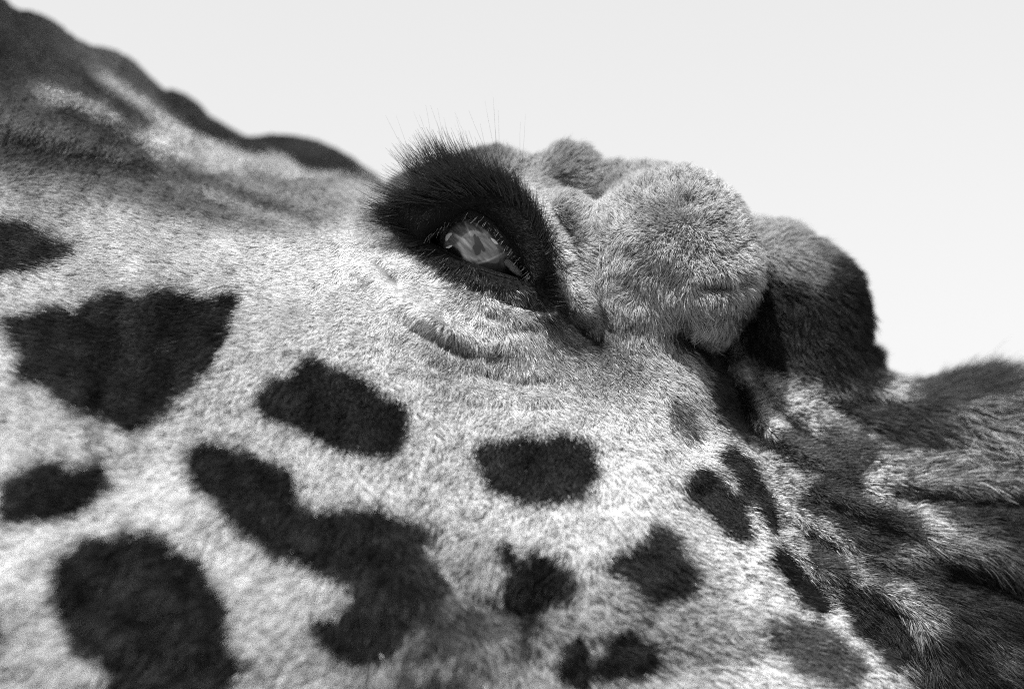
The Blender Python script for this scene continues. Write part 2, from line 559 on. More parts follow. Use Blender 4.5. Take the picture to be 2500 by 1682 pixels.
# ------------------------------------------------------------------ the coat: tones, spots, length and lie of the hair
BASE = [  # u, v, albedo of the coat between the spots, light on muzzle ridges painted in
    (20, 60, .02), (110, 150, .02), (200, 205, .025), (60, 110, .018), (70, 40, .05), (180, 110, .10), (280, 165, .12), (330, 215, .05), (250, 190, .06), (60, 175, .05),
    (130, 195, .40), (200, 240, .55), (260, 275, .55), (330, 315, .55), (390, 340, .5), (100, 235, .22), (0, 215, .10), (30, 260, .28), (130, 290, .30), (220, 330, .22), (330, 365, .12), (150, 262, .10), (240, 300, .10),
    (0, 330, .18), (100, 348, .10), (200, 362, .12), (50, 405, .30), (0, 430, .55), (150, 440, .42), (300, 420, .26), (400, 430, .22), (500, 480, .24), (600, 500, .28), (700, 500, .32), (420, 400, .18), (360, 280, .30),
    (410, 300, .50), (480, 345, .48), (560, 355, .45), (650, 385, .46), (750, 415, .46), (820, 450, .5), (560, 420, .32), (640, 440, .36), (700, 460, .34), (620, 470, .2), (780, 480, .45), (830, 500, .4),
    (0, 480, .55), (200, 490, .55), (300, 520, .6), (500, 560, .66), (650, 560, .72), (800, 560, .75), (575, 556, .68), (725, 562, .73), (430, 548, .6), (400, 620, .6), (600, 650, .66), (750, 650, .7), (900, 600, .78), (-200, 600, .55),
    (100, 660, .6), (0, 780, .62), (560, 850, .62), (450, 960, .62), (100, 960, .6), (300, 1040, .62), (350, 1130, .7), (0, 1000, .6), (60, 1260, .66), (50, 1540, .55), (700, 1080, .64), (600, 1300, .66), (650, 1500, .58),
    (760, 760, .66), (900, 850, .62), (1000, 1020, .6), (1000, 950, .64), (860, 1090, .64), (1050, 1180, .64), (1200, 1180, .68), (1420, 1100, .66), (1420, 960, .66), (1300, 1220, .62), (1060, 1300, .42), (1250, 1430, .34), (1050, 1440, .28), (1150, 1520, .42), (950, 1500, .35), (1000, 1380, .25),
    (1600, 1420, .38), (1500, 1440, .38), (1700, 1540, .60), (1500, 1560, .54), (1650, 1300, .56), (1800, 1400, .58), (1950, 1560, .56), (1900, 1440, .58), (1700, 1230, .66), (1400, 1400, .45),
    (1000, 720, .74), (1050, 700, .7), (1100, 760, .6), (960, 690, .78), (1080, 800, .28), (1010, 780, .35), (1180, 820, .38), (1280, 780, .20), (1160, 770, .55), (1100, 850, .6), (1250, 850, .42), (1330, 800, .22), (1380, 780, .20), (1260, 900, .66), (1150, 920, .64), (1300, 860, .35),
    (1400, 870, .45), (1400, 820, .30), (1470, 860, .42), (1540, 900, .5), (1500, 800, .46), (1580, 1000, .62), (1450, 920, .6), (1600, 900, .42), (1690, 1010, .5), (1740, 1100, .6),
    (1180, 420, .72), (1240, 490, .75), (1290, 570, .72), (1320, 650, .6), (1350, 720, .45), (1300, 470, .6), (1330, 520, .55), (1310, 520, .45), (1290, 500, .25), (1345, 600, .5),
    (930, 415, .2), (980, 400, .12), (1040, 380, .10), (1090, 375, .16), (1120, 395, .12), (1150, 375, .26), (1200, 385, .35), (1250, 390, .3), (1300, 370, .28), (1350, 390, .38), (1280, 420, .35), (1370, 380, .3), (1420, 400, .32), (1360, 440, .45), (1480, 400, .36),
    (1420, 480, .52), (1500, 440, .48), (1600, 430, .48), (1560, 560, .48), (1450, 600, .48), (1700, 560, .5), (1660, 640, .48), (1500, 700, .48), (1620, 740, .46), (1730, 640, .6), (1400, 680, .45),
    (1760, 540, .34), (1800, 560, .30), (1840, 600, .26), (1770, 610, .34), (1800, 650, .22), (1860, 640, .24), (1900, 590, .09), (1950, 630, .06), (1960, 720, .05), (1900, 720, .045), (1800, 720, .045), (1750, 690, .06), (1740, 800, .04), (1850, 800, .04), (1940, 820, .05), (1980, 850, .06), (1700, 780, .08),
    (1640, 792, .45), (1668, 815, .48), (1690, 850, .42), (1720, 890, .3), (1655, 850, .12), (1760, 900, .52), (1820, 900, .52), (1740, 960, .52), (1800, 960, .52), (1880, 890, .34), (1960, 880, .30), (2020, 890, .34), (2100, 940, .34), (1850, 975, .54), (1890, 960, .5), (1780, 1080, .42), (1850, 1100, .5), (1900, 1110, .5), (1760, 1060, .5), (1820, 1160, .45), (1790, 1200, .48), (1870, 1250, .4),
    (2000, 1080, .34), (1960, 1090, .52), (2060, 1040, .42), (2100, 1060, .38), (2200, 1060, .32), (2300, 1050, .28), (2050, 1130, .26), (2120, 1190, .34), (2200, 1240, .22), (2100, 1250, .22), (2000, 1255, .34), (1930, 1255, .4), (2060, 1270, .3), (2300, 960, .14), (2200, 960, .18), (2300, 880, .2), (2200, 840, .22), (2300, 1190, .05), (2200, 1130, .12), (2320, 1110, .16),
    (2060, 1320, .34), (1980, 1330, .38), (2085, 1400, .30), (2090, 1500, .28), (2250, 1450, .2), (2160, 1420, .26), (1940, 1330, .4), (2310, 1280, .2), (2300, 1540, .10), (1880, 1340, .3), (1900, 1330, .25), (2200, 1360, .03), (2330, 1400, .03), (2600, 1200, .12), (2600, 1600, .08),
]
# soft coat bands along folds, sunlit ridges and shaded furrows painted in: polyline, half width, albedo, strength
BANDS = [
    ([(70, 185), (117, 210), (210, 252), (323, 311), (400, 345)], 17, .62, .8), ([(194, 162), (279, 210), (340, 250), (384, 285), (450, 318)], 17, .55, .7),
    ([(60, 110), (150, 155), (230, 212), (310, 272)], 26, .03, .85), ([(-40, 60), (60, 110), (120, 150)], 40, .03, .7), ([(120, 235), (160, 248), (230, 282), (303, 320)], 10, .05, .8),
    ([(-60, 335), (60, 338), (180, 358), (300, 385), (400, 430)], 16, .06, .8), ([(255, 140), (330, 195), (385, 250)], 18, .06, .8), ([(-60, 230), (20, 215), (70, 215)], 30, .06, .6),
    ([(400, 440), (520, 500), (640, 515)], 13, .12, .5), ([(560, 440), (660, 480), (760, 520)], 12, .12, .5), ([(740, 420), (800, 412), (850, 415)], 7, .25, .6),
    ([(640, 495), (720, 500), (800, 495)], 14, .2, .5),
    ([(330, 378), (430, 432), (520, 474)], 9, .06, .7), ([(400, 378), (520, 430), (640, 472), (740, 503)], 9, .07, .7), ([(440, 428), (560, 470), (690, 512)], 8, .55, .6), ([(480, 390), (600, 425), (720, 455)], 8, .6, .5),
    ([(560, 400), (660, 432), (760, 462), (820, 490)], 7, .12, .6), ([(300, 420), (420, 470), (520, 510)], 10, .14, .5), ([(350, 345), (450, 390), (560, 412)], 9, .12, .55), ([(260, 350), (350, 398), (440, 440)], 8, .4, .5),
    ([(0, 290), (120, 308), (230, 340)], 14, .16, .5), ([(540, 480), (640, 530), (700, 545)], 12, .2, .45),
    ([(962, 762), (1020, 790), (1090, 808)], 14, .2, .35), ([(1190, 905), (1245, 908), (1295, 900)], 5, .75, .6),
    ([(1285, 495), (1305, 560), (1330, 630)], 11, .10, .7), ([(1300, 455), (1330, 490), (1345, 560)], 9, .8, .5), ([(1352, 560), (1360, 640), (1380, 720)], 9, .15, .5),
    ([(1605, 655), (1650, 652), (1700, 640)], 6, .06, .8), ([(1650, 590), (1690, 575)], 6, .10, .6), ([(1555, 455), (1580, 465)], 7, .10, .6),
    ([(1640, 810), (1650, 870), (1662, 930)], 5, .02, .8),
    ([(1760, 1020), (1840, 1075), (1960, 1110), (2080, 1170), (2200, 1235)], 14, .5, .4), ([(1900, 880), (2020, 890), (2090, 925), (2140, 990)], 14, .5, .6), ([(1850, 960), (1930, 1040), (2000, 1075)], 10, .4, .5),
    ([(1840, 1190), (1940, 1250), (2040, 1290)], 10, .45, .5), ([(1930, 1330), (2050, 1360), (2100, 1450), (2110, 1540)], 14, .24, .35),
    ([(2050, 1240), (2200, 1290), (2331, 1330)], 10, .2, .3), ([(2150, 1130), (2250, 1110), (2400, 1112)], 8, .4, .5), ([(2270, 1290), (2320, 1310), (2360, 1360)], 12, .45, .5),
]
# dark patches: outline, albedo, softness, strength
SPOTS = [
    ([(-160, 490), (-60, 498), (20, 500), (80, 522), (140, 556), (175, 576), (150, 590), (100, 602), (40, 626), (-60, 640), (-160, 640)], .03, 9, 1),
    ([(22, 735), (60, 722), (130, 702), (180, 712), (250, 668), (330, 670), (380, 658), (440, 667), (490, 682), (530, 672), (552, 692), (530, 760), (508, 800), (470, 850), (430, 890), (388, 932), (340, 972), (290, 982), (200, 952), (140, 898), (62, 884), (38, 850), (62, 815), (32, 770)], .03, 9, 1),
    ([(588, 915), (612, 882), (650, 857), (690, 824), (740, 826), (800, 848), (850, 872), (890, 906), (930, 932), (926, 1000), (890, 1040), (830, 1028), (760, 1012), (700, 983), (650, 963), (612, 940)], .03, 9, 1),
    ([(1088, 1060), (1098, 1012), (1150, 988), (1220, 988), (1310, 984), (1346, 1004), (1355, 1050), (1326, 1108), (1290, 1136), (1210, 1142), (1150, 1118), (1098, 1098)], .03, 9, 1),
    ([(10, 1150), (30, 1102), (80, 1067), (150, 1053), (230, 1067), (282, 1100), (250, 1130), (180, 1178), (100, 1197), (30, 1192)], .03, 9, 1),
    ([(432, 1060), (452, 1014), (540, 1018), (610, 1042), (660, 1077), (688, 1122), (740, 1164), (800, 1153), (870, 1152), (930, 1172), (980, 1192), (955, 1230), (978, 1270), (1006, 1330), (988, 1400), (930, 1440), (880, 1492), (800, 1497), (742, 1468), (718, 1412), (760, 1384), (806, 1362), (796, 1326), (744, 1298), (692, 1273), (640, 1263), (592, 1223), (552, 1198), (502, 1140), (452, 1110)], .026, 9, 1),
    ([(137, 1290), (172, 1252), (230, 1222), (300, 1207), (370, 1208), (418, 1242), (458, 1272), (498, 1322), (532, 1370), (538, 1420), (556, 1480), (585, 1520), (540, 1545), (480, 1640), (450, 1720), (300, 1720), (252, 1522), (192, 1480), (162, 1420), (142, 1360)], .026, 9, 1),
    ([(-160, 1370), (-60, 1380), (0, 1392), (24, 1430), (10, 1480), (-4, 1510), (-160, 1540)], .03, 8, 1),
    ([(1142, 1232), (1200, 1258), (1268, 1252), (1306, 1290), (1316, 1340), (1298, 1368), (1220, 1372), (1202, 1400), (1192, 1450), (1172, 1382), (1142, 1342), (1162, 1292)], .025, 10, 1),
    ([(1372, 1290), (1402, 1252), (1450, 1232), (1488, 1190), (1526, 1202), (1538, 1240), (1566, 1290), (1566, 1320), (1538, 1348), (1500, 1362), (1450, 1348), (1430, 1314), (1382, 1310)], .022, 9, 1),
    ([(1562, 1086), (1600, 1068), (1638, 1092), (1676, 1142), (1696, 1190), (1686, 1222), (1640, 1206), (1602, 1158), (1572, 1128)], .02, 8, 1),
    ([(1640, 1018), (1690, 1046), (1730, 1095), (1758, 1170), (1756, 1205), (1720, 1150), (1680, 1100), (1650, 1060)], .03, 6, 1),
    ([(1758, 1238), (1790, 1268), (1830, 1320), (1872, 1385), (1840, 1380), (1790, 1322), (1758, 1285)], .015, 7, 1),
    ([(1742, 1440), (1782, 1412), (1850, 1432), (1900, 1462), (1948, 1520), (1880, 1540), (1800, 1502)], .06, 14, .95),
    ([(1262, 1500), (1285, 1462), (1312, 1446), (1336, 1495), (1356, 1515), (1340, 1545), (1302, 1568), (1272, 1545)], .012, 8, 1),
    ([(1372, 1480), (1400, 1448), (1430, 1438), (1476, 1478), (1468, 1520), (1415, 1538), (1345, 1538), (1345, 1515)], .012, 8, 1),
    ([(890, 1600), (950, 1548), (1040, 1532), (1096, 1548), (1110, 1700), (880, 1700)], .05, 16, .95),
    ([(985, 1395), (1100, 1372), (1210, 1378), (1190, 1430), (1060, 1450), (1000, 1480), (940, 1500)], .05, 20, .9),
    ([(1180, 1380), (1215, 1372), (1205, 1440), (1185, 1500)], .05, 12, .8),
    ([(1530, 915), (1560, 930), (1580, 975), (1566, 985), (1545, 960)], .06, 7, .9),
    ([(1622, 892), (1650, 915), (1680, 960), (1690, 1000), (1660, 982), (1632, 932)], .04, 7, .95),
    ([(1535, 752), (1590, 775), (1640, 810), (1655, 850), (1700, 900), (1715, 980), (1680, 930), (1640, 880), (1600, 830), (1568, 790)], .03, 6, .95),  # cavity under the ossicone: dark fur with its shadow painted in
    ([(1905, 905), (1960, 918), (2020, 908), (2080, 932), (2120, 970), (2110, 1000), (2040, 1010), (1980, 990), (1930, 960)], .025, 12, .95),
    ([(1762, 1010), (1800, 985), (1850, 1010), (1900, 1050), (1945, 1090), (1900, 1095), (1830, 1070)], .035, 10, .92),
    ([(1825, 1130), (1860, 1102), (1920, 1116), (1980, 1150), (2050, 1180), (2080, 1210), (2030, 1245), (1960, 1235), (1900, 1200), (1850, 1170)], .025, 11, .95),
    ([(1860, 960), (1910, 985), (1960, 1040), (1950, 1060), (1900, 1030)], .03, 10, .9),
    ([(1830, 1210), (1870, 1230), (1910, 1280), (1920, 1310), (1880, 1300), (1840, 1260)], .03, 10, .95),
    ([(1955, 1265), (2000, 1270), (2040, 1300), (2030, 1320), (1980, 1310)], .035, 11, .9),
    ([(1912, 1360), (1960, 1342), (2020, 1370), (2060, 1430), (2072, 1480), (2030, 1500), (1980, 1470), (1932, 1420)], .022, 10, 1),
    ([(2060, 1290), (2120, 1272), (2200, 1300), (2300, 1295), (2420, 1330), (2420, 1490), (2300, 1440), (2200, 1405), (2120, 1380)], .018, 14, .95),
    ([(2112, 1460), (2160, 1442), (2230, 1500), (2240, 1700), (2080, 1700)], .02, 14, .95),
    ([(2110, 1130), (2180, 1150), (2331, 1150), (2460, 1180), (2460, 1250), (2300, 1230), (2200, 1190)], .03, 12, .9),
    ([(2078, 880), (2130, 852), (2200, 848), (2260, 868), (2250, 900), (2150, 912), (2092, 902)], .03, 10, .9),
    ([(340, 190), (372, 200), (400, 200), (450, 230), (475, 255), (520, 285), (575, 315), (608, 345), (560, 345), (490, 322), (440, 300), (395, 262)], .035, 5, 1),
    ([(545, 322), (590, 300), (650, 300), (720, 312), (780, 338), (830, 375), (868, 404), (800, 394), (740, 392), (690, 384), (640, 350)], .03, 4, 1),
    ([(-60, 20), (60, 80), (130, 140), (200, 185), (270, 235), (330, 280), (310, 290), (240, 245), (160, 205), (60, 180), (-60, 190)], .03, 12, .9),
    ([(140, 232), (200, 258), (260, 295), (310, 322), (300, 335), (230, 300), (160, 262)], .06, 9, .85),  # underside of the muzzle ridge, its shade painted into the coat
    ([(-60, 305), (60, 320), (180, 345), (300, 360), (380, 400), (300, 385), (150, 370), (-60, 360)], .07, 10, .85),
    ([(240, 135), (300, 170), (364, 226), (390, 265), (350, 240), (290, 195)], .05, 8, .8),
    ([(1720, 690), (1752, 640), (1800, 648), (1850, 672), (1890, 605), (1950, 620), (1985, 720), (1985, 830), (1995, 872), (1900, 862), (1800, 850), (1710, 810), (1690, 750)], .02, 18, .97),
    ([(985, 775), (1040, 790), (1100, 800), (1190, 800), (1280, 770), (1330, 800), (1360, 850), (1290, 860), (1230, 838), (1120, 842), (1040, 825)], .24, 20, .75),  # brown-grey hollow under the eye, its shading painted in
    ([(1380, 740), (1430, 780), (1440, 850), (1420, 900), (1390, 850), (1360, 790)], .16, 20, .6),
    # round the eye
    ([(872, 480), (895, 450), (945, 428), (1010, 410), (1064, 400), (1110, 398), (1152, 414), (1196, 454), (1230, 512), (1247, 570), (1258, 640), (1262, 690), (1190, 672), (1110, 662), (1040, 640), (970, 600), (915, 552), (880, 500)], .012, 7, 1),
    ([(1190, 640), (1245, 600), (1280, 672), (1320, 730), (1378, 785), (1335, 800), (1265, 765), (1205, 710)], .02, 11, .95),
    ([(835, 505), (870, 480), (905, 545), (860, 520)], .10, 10, .7),
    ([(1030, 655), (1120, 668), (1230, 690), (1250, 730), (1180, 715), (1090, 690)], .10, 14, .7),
    ([(885, 625), (900, 628), (920, 652), (912, 660)], .05, 5, .8),
]
EYE_BARE = smooth_curve([(895, 485), (930, 455), (1000, 430), (1080, 418), (1150, 436), (1200, 486), (1230, 560), (1240, 640), (1180, 655), (1100, 645), (1030, 622), (970, 580), (920, 530)], 4, True)

COAT = .90
base = np.clip(idw(BASE, UU, VV, 3.8, 42)[..., 0], .01, .9)
patch_noise = Noise2(38, 25)(UU, VV)
edge_noise = Noise2(26, 21)(UU, VV) * 5 + Noise2(60, 22)(UU, VV) * 4
mott = Noise2(40, 23)(UU, VV) * .06 + Noise2(16, 24)(UU, VV) * .07
tone = COAT * base * (1 + mott)
dark_amount = np.zeros(UU.shape)
tone = np.where(base < .7, tone * (np.clip(base, .02, 1) / .7) ** .45, tone)
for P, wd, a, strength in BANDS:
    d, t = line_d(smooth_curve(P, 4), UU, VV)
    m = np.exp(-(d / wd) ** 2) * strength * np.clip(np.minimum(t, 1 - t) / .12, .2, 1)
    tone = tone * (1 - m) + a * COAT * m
for P, a, soft, strength in SPOTS:
    d = poly_sd(smooth_curve(P, 3, True), UU, VV) + edge_noise * (soft / 8.0)
    soft = soft * 1.25
    grow = soft * .5 + np.clip((UU - 1250) / 30, 0, 11)           # long hair hides the edge of a patch: roots reach further
    m = fade(.5 + (d + grow) / (2 * soft)) * strength
    tone = tone * (1 - m) + a * .45 * m * np.exp(.35 * patch_noise)
    dark_amount = np.maximum(dark_amount, m)

# u, v, direction in the picture plane (right, up), length mm, lift degrees, share of dark guard hairs
FLOW = [
    (0, 50, 1, -.6, 4, 20, .1), (150, 150, 1, -.6, 4, 20, .1), (300, 200, 1, -.6, 4, 20, .1), (120, 300, -.7, -.75, 5.5, 24, .15), (250, 340, -.6, -.7, 5.5, 24, .2), (50, 430, -.9, -.35, 6, 25, .25), (300, 450, -.9, -.4, 6, 25, .2),
    (500, 450, -.8, -.5, 5.5, 22, .2), (700, 460, -.8, -.5, 5, 22, .2), (500, 560, -.85, -.45, 5.5, 20, .12), (700, 560, -.7, -.6, 4.5, 16, .05), (850, 560, -.6, -.7, 4, 14, .03),
    (100, 600, -1, -.1, 6, 22, .2), (250, 580, -.95, -.4, 6, 22, .12), (420, 650, -.9, -.5, 6, 24, .12), (100, 800, -1, 0, 6, 28, .15), (300, 820, -.8, -.4, 5.5, 32, .1), (580, 700, -.85, -.55, 5, 24, .1),
    (700, 700, -.8, -.6, 4.5, 20, .1), (900, 650, -.8, -.45, 3.6, 14, .04), (1000, 700, -.9, -.35, 4, 14, .05), (820, 780, -.5, -.85, 4.5, 24, .15), (560, 900, -.4, -.8, 5, 34, .22), (750, 930, -.3, -.8, 5, 34, .12), (430, 980, -.5, -.6, 6, 34, .24), (250, 1020, -.9, -.2, 6, 30, .26),
    (100, 1100, -1, -.1, 6, 28, .1), (350, 1150, -.9, -.3, 6, 28, .05), (80, 1300, -.95, -.2, 6.5, 26, .05), (300, 1350, -.7, -.6, 6.5, 32, .05), (600, 1150, -.4, -.8, 5.5, 34, .1), (750, 1080, -.2, -.9, 5.5, 34, .2), (620, 1350, -.8, -.5, 6.5, 28, .12), (700, 1520, -1, -.2, 7, 28, .15),
    (900, 1000, -.3, -.9, 5, 32, .22), (1000, 1050, -.35, -.9, 5.5, 32, .2), (1000, 1150, -.4, -.85, 6, 32, .18), (1200, 1060, -.2, -.9, 5.5, 32, .1), (1200, 1190, -.4, -.85, 7, 30, .14), (1050, 1260, -.6, -.8, 8, 30, .25), (1230, 1300, -.8, -.5, 9, 28, .1), (900, 1300, -.3, -.9, 7, 30, .1), (850, 1430, -.4, -.8, 8, 30, .1),
    (1060, 1420, .3, -.9, 9, 32, .3), (1150, 1480, .1, -1, 9, 32, .3), (980, 1520, -.4, -.8, 9, 30, .3), (1300, 1450, .6, -.7, 8, 32, .35), (1250, 1550, .2, -.9, 9, 30, .2), (1420, 1390, .8, -.4, 8, 32, .35), (1550, 1430, .9, -.25, 8, 28, .3), (1650, 1350, 1, -.1, 8, 26, .2), (1500, 1270, .4, -.6, 7, 34, .1), (1600, 1200, .6, -.8, 7, 28, .1),
    (1400, 1050, 0, -1, 6, 26, .05), (1450, 1150, .1, -1, 7, 28, .06), (1350, 1180, -.1, -1, 7, 28, .08), (1550, 1050, .3, -1, 5.5, 26, .1), (1640, 1150, .4, -.9, 5.5, 30, .1), (1750, 1450, .9, -.3, 9, 22, .1), (1850, 1550, .9, -.4, 9, 22, .06), (1600, 1560, .9, -.3, 9, 22, .08), (1950, 1480, .8, -.6, 8, 22, .05),
    (1060, 790, -.2, -.95, 6, 18, .15), (1180, 800, -.1, -1, 6, 18, .15), (980, 800, -.4, -.9, 4.5, 20, .12), (1150, 900, -.2, -.95, 4.5, 24, .1), (1000, 880, -.4, -.9, 4.5, 26, .15), (1300, 850, .1, -1, 6, 20, .2), (1380, 820, .1, -1, 6, 20, .25), (1300, 930, 0, -1, 5, 26, .1), (1450, 950, .2, -1, 5, 28, .2), (1280, 720, .5, -.85, 4, 18, .2),
    (1480, 850, .25, -1, 7, 26, .15), (1560, 880, .4, -1, 7, 28, .15), (1450, 780, .3, -1, 7, 26, .12), (1530, 960, .3, -1, 6, 28, .15), (1620, 950, .6, -.8, 6, 30, .15),
    (1190, 420, .6, .3, 4, 18, .02), (1250, 500, .95, .05, 4, 18, .02), (1300, 600, 1, -.05, 4.5, 18, .06), (1340, 700, .95, -.25, 5, 20, .1), (1320, 490, .4, .6, 4.5, 22, .08), (1390, 780, .6, -.8, 6, 22, .15),
    (1160, 370, .2, 1, 9, 35, .3), (1280, 360, .8, .6, 9, 30, .25), (1350, 380, .9, .2, 8, 30, .15), (1300, 420, .9, .1, 6, 24, .2), (1420, 390, .2, 1, 8, 35, .1),
    (1390, 480, -.8, .35, 6, 36, .15), (1440, 420, -.5, .7, 7, 40, .15), (1500, 400, -.1, .95, 7, 42, .2), (1580, 400, .35, .9, 7, 42, .22), (1640, 430, .6, .7, 7, 42, .22), (1500, 490, -.55, .25, 6.5, 58, .24), (1590, 480, .3, .4, 7, 66, .26), (1680, 490, .9, .2, 8, 42, .15), (1560, 540, -.3, -.3, 6.5, 62, .24), (1640, 560, .3, -.5, 8, 55, .2), (1690, 570, .8, -.3, 9, 42, .15),
    (1440, 580, -.7, -.6, 6, 34, .16), (1530, 600, -.4, -.85, 6.5, 34, .14), (1390, 640, -.5, -.8, 6, 28, .1), (1480, 680, -.15, -1, 7, 28, .1), (1620, 660, -.1, -1, 8, 34, .15), (1690, 680, .6, -.8, 9, 34, .08), (1725, 600, 1, -.1, 9, 36, .04), (1590, 770, .2, -1, 10, 28, .15),
    (1780, 540, .8, .3, 12, 28, .15), (1850, 600, .75, -.55, 13, 26, .2), (1780, 620, .6, -.75, 13, 26, .2), (1930, 620, .8, -.1, 12, 30, .15), (1960, 720, .5, -.6, 12, 32, .1), (1850, 720, .3, -.9, 13, 28, .1), (1780, 780, .3, -.9, 11, 28, .2), (1900, 820, .3, -.9, 12, 28, .1), (1980, 850, .7, -.6, 10, 28, .1),
    (1680, 830, .5, -.8, 7, 24, .3), (1750, 900, .9, .2, 8, 36, .35), (1850, 920, .8, .1, 9, 34, .35), (1980, 890, .6, -.6, 12, 30, .25), (2080, 940, .8, -.5, 12, 28, .3), (1800, 1040, .9, -.1, 8, 30, .35), (1950, 1050, .9, 0, 9, 30, .4), (1780, 1130, .95, -.1, 7, 26, .3), (1760, 1200, .9, -.2, 7, 24, .25), (1900, 1150, .9, -.25, 8, 28, .3), (2100, 1080, .9, 0, 10, 30, .4), (2050, 1200, .95, -.2, 11, 24, .3),
    (2200, 980, .4, -.9, 18, 22, .4), (2280, 920, .7, -.5, 20, 24, .4), (2320, 1000, .2, -1, 20, 22, .4), (2200, 860, .8, .3, 16, 28, .3), (2320, 860, 1, 0, 18, 28, .3), (2250, 1080, .7, -.3, 12, 28, .4), (2200, 1180, .95, -.2, 13, 24, .3), (2100, 1290, .8, -.45, 13, 24, .35), (1900, 1300, .7, -.5, 9, 26, .3), (2000, 1400, .6, -.7, 9, 26, .25), (2090, 1450, .35, -.9, 12, 26, .35),
    (2250, 1450, .6, -.75, 14, 26, .35), (2300, 1280, .8, -.6, 15, 24, .3), (2150, 1550, .3, -.9, 13, 26, .3), (2300, 1540, .7, -.6, 14, 26, .3), (1850, 1280, .6, -.6, 8, 24, .25), (500, 340, 1, -.4, 4, 18, .1), (700, 350, 1, -.3, 3, 18, .1),
]
flow = idw(FLOW, UU, VV, 3.2, 30)


def sample(field, u, v):
    a = np.clip((u - U0) / STEP, 0, len(us) - 1.001)
    b = np.clip((v - V0) / STEP, 0, len(vv) - 1.001)
    i, j = a.astype(int), b.astype(int)
    fa, fb = a - i, b - j
    if field.ndim == 3:
        fa, fb = fa[:, None], fb[:, None]
    return (field[i, j] * (1 - fa) + field[i + 1, j] * fa) * (1 - fb) + (field[i, j + 1] * (1 - fa) + field[i + 1, j + 1] * fa) * fb


# ------------------------------------------------------------------ which part a piece of the surface belongs to
def region(u, v, z):
    r = np.zeros(len(u), int)
    r[(poly_sd(BALL, u, v) > -16) & (z > -.085) & (v < 790) & (z < .05)] = 1
    r[(poly_sd(LUMP, u, v) > -16) & (z < -.02) & (u > 1660) & (v < 870) & (r == 0)] = 2
    r[(poly_sd(MANE, u, v) > -16) & (z < -.04) & (u > 2070) & (r == 0)] = 3
    return r


fc = QD
FU, FV, FZ = PU[fc].mean(1), PV[fc].mean(1), PZ[fc].mean(1)
FREG = region(FU, FV, FZ)
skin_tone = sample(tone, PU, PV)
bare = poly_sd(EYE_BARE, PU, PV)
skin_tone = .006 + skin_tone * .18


def skin_part(name, sel, parent):
    q = QD[sel]
    used, inv = np.unique(q, return_inverse=True)
    me = mesh_from(name, XYZ[used], inv.reshape(-1, 4), M_SKIN)
    a = me.attributes.new('tone', 'FLOAT', 'POINT')
    a.data.foreach_set('value', skin_tone[used].astype(np.float32))
    return link(name, me, parent)


body = skin_part('body', FREG == 0, giraffe)
near_horn = skin_part('ossicone', FREG == 1, giraffe)
near_horn['label'] = 'pale round furry ossicone just behind the eye'
far_horn = skin_part('ossicone', FREG == 2, giraffe)
far_horn['label'] = 'dark shaggy ossicone behind the pale one'
mane = skin_part('mane', FREG == 3, giraffe)


# ------------------------------------------------------------------ hair
def hair_object(name, pts, rad, tone_per, mat, parent):
    """pts: n x m x 3, rad: n x m"""
    n, m = pts.shape[:2]
    hc = bpy.data.hair_curves.new(name)
    hc.add_curves([m] * n)
    hc.position_data.foreach_set('vector', pts.astype(np.float32).ravel())
    at = hc.attributes.get('radius') or hc.attributes.new('radius', 'FLOAT', 'POINT')
    at.data.foreach_set('value', rad.astype(np.float32).ravel())
    tt = hc.attributes.new('tone', 'FLOAT', 'CURVE')
    tt.data.foreach_set('value', tone_per.astype(np.float32))
    hc.materials.append(mat)
    o = link(name, hc, parent)
    o['kind'] = 'stuff'
    return o


N_HAIR = 1500000
frame_in = (FU > -60) & (FU < 2390) & (FV > -60) & (FV < 1630)
facing = VN[fc].mean(1)
view = np.stack([-XYZ[fc].mean(1)[:, 0], -XYZ[fc].mean(1)[:, 1], D - XYZ[fc].mean(1)[:, 2]], 1)
view /= np.linalg.norm(view, axis=1)[:, None]
cosv = (facing * view).sum(1)
weight = FA * np.where(frame_in, 1.0, .12) * np.where(cosv > -.35, 1.0, .06)
near = (D / (D - FZ)) ** 1.2
weight *= near
hole = (poly_sd(smooth_curve(OPENING, 5, True), FU, FV) > -6)
weight[hole] = 0
weight[(poly_sd(EYE_BARE, FU, FV) > 0) & (FV < 560)] *= .5
# long hair needs fewer roots
flen = sample(flow[..., 2], FU, FV)
weight *= np.clip(6.0 / flen, .45, 1.4)
cum = np.cumsum(weight)
pick = np.searchsorted(cum, R.random(N_HAIR) * cum[-1])
pick = np.clip(pick, 0, len(QD) - 1)
a, b = R.random(N_HAIR), R.random(N_HAIR)
q = QD[pick]
wts = np.stack([(1 - a) * (1 - b), a * (1 - b), a * b, (1 - a) * b], 1)
root = (XYZ[q] * wts[..., None]).sum(1)
nrm = (VN[q] * wts[..., None]).sum(1)
nrm /= np.linalg.norm(nrm, axis=1)[:, None] + 1e-9
hreg = FREG[pick]
kk = S * (D - root[:, 2]) / D
hu, hv = root[:, 0] / kk + 1165.5, 784.0 - root[:, 1] / kk
fl = sample(flow, hu, hv)
ang_n = Noise2(30, 31)(hu, hv) * .22 + Noise2(7, 32)(hu, hv) * .18 + R.standard_normal(N_HAIR) * .16
ang_n += np.where(poly_sd(BALL, hu, hv) > 15, .45 * Noise2(42, 35)(hu, hv) + .45 * R.standard_normal(N_HAIR) * np.exp(-((hu - 1585) ** 2 + (hv - 500) ** 2) / 110.0 ** 2), 0)
ca, sa = np.cos(ang_n), np.sin(ang_n)
dx = fl[:, 0] * ca - fl[:, 1] * sa
dy = fl[:, 0] * sa + fl[:, 1] * ca
t = np.stack([dx, dy, np.zeros(N_HAIR)], 1)
t -= nrm * (t * nrm).sum(1)[:, None]
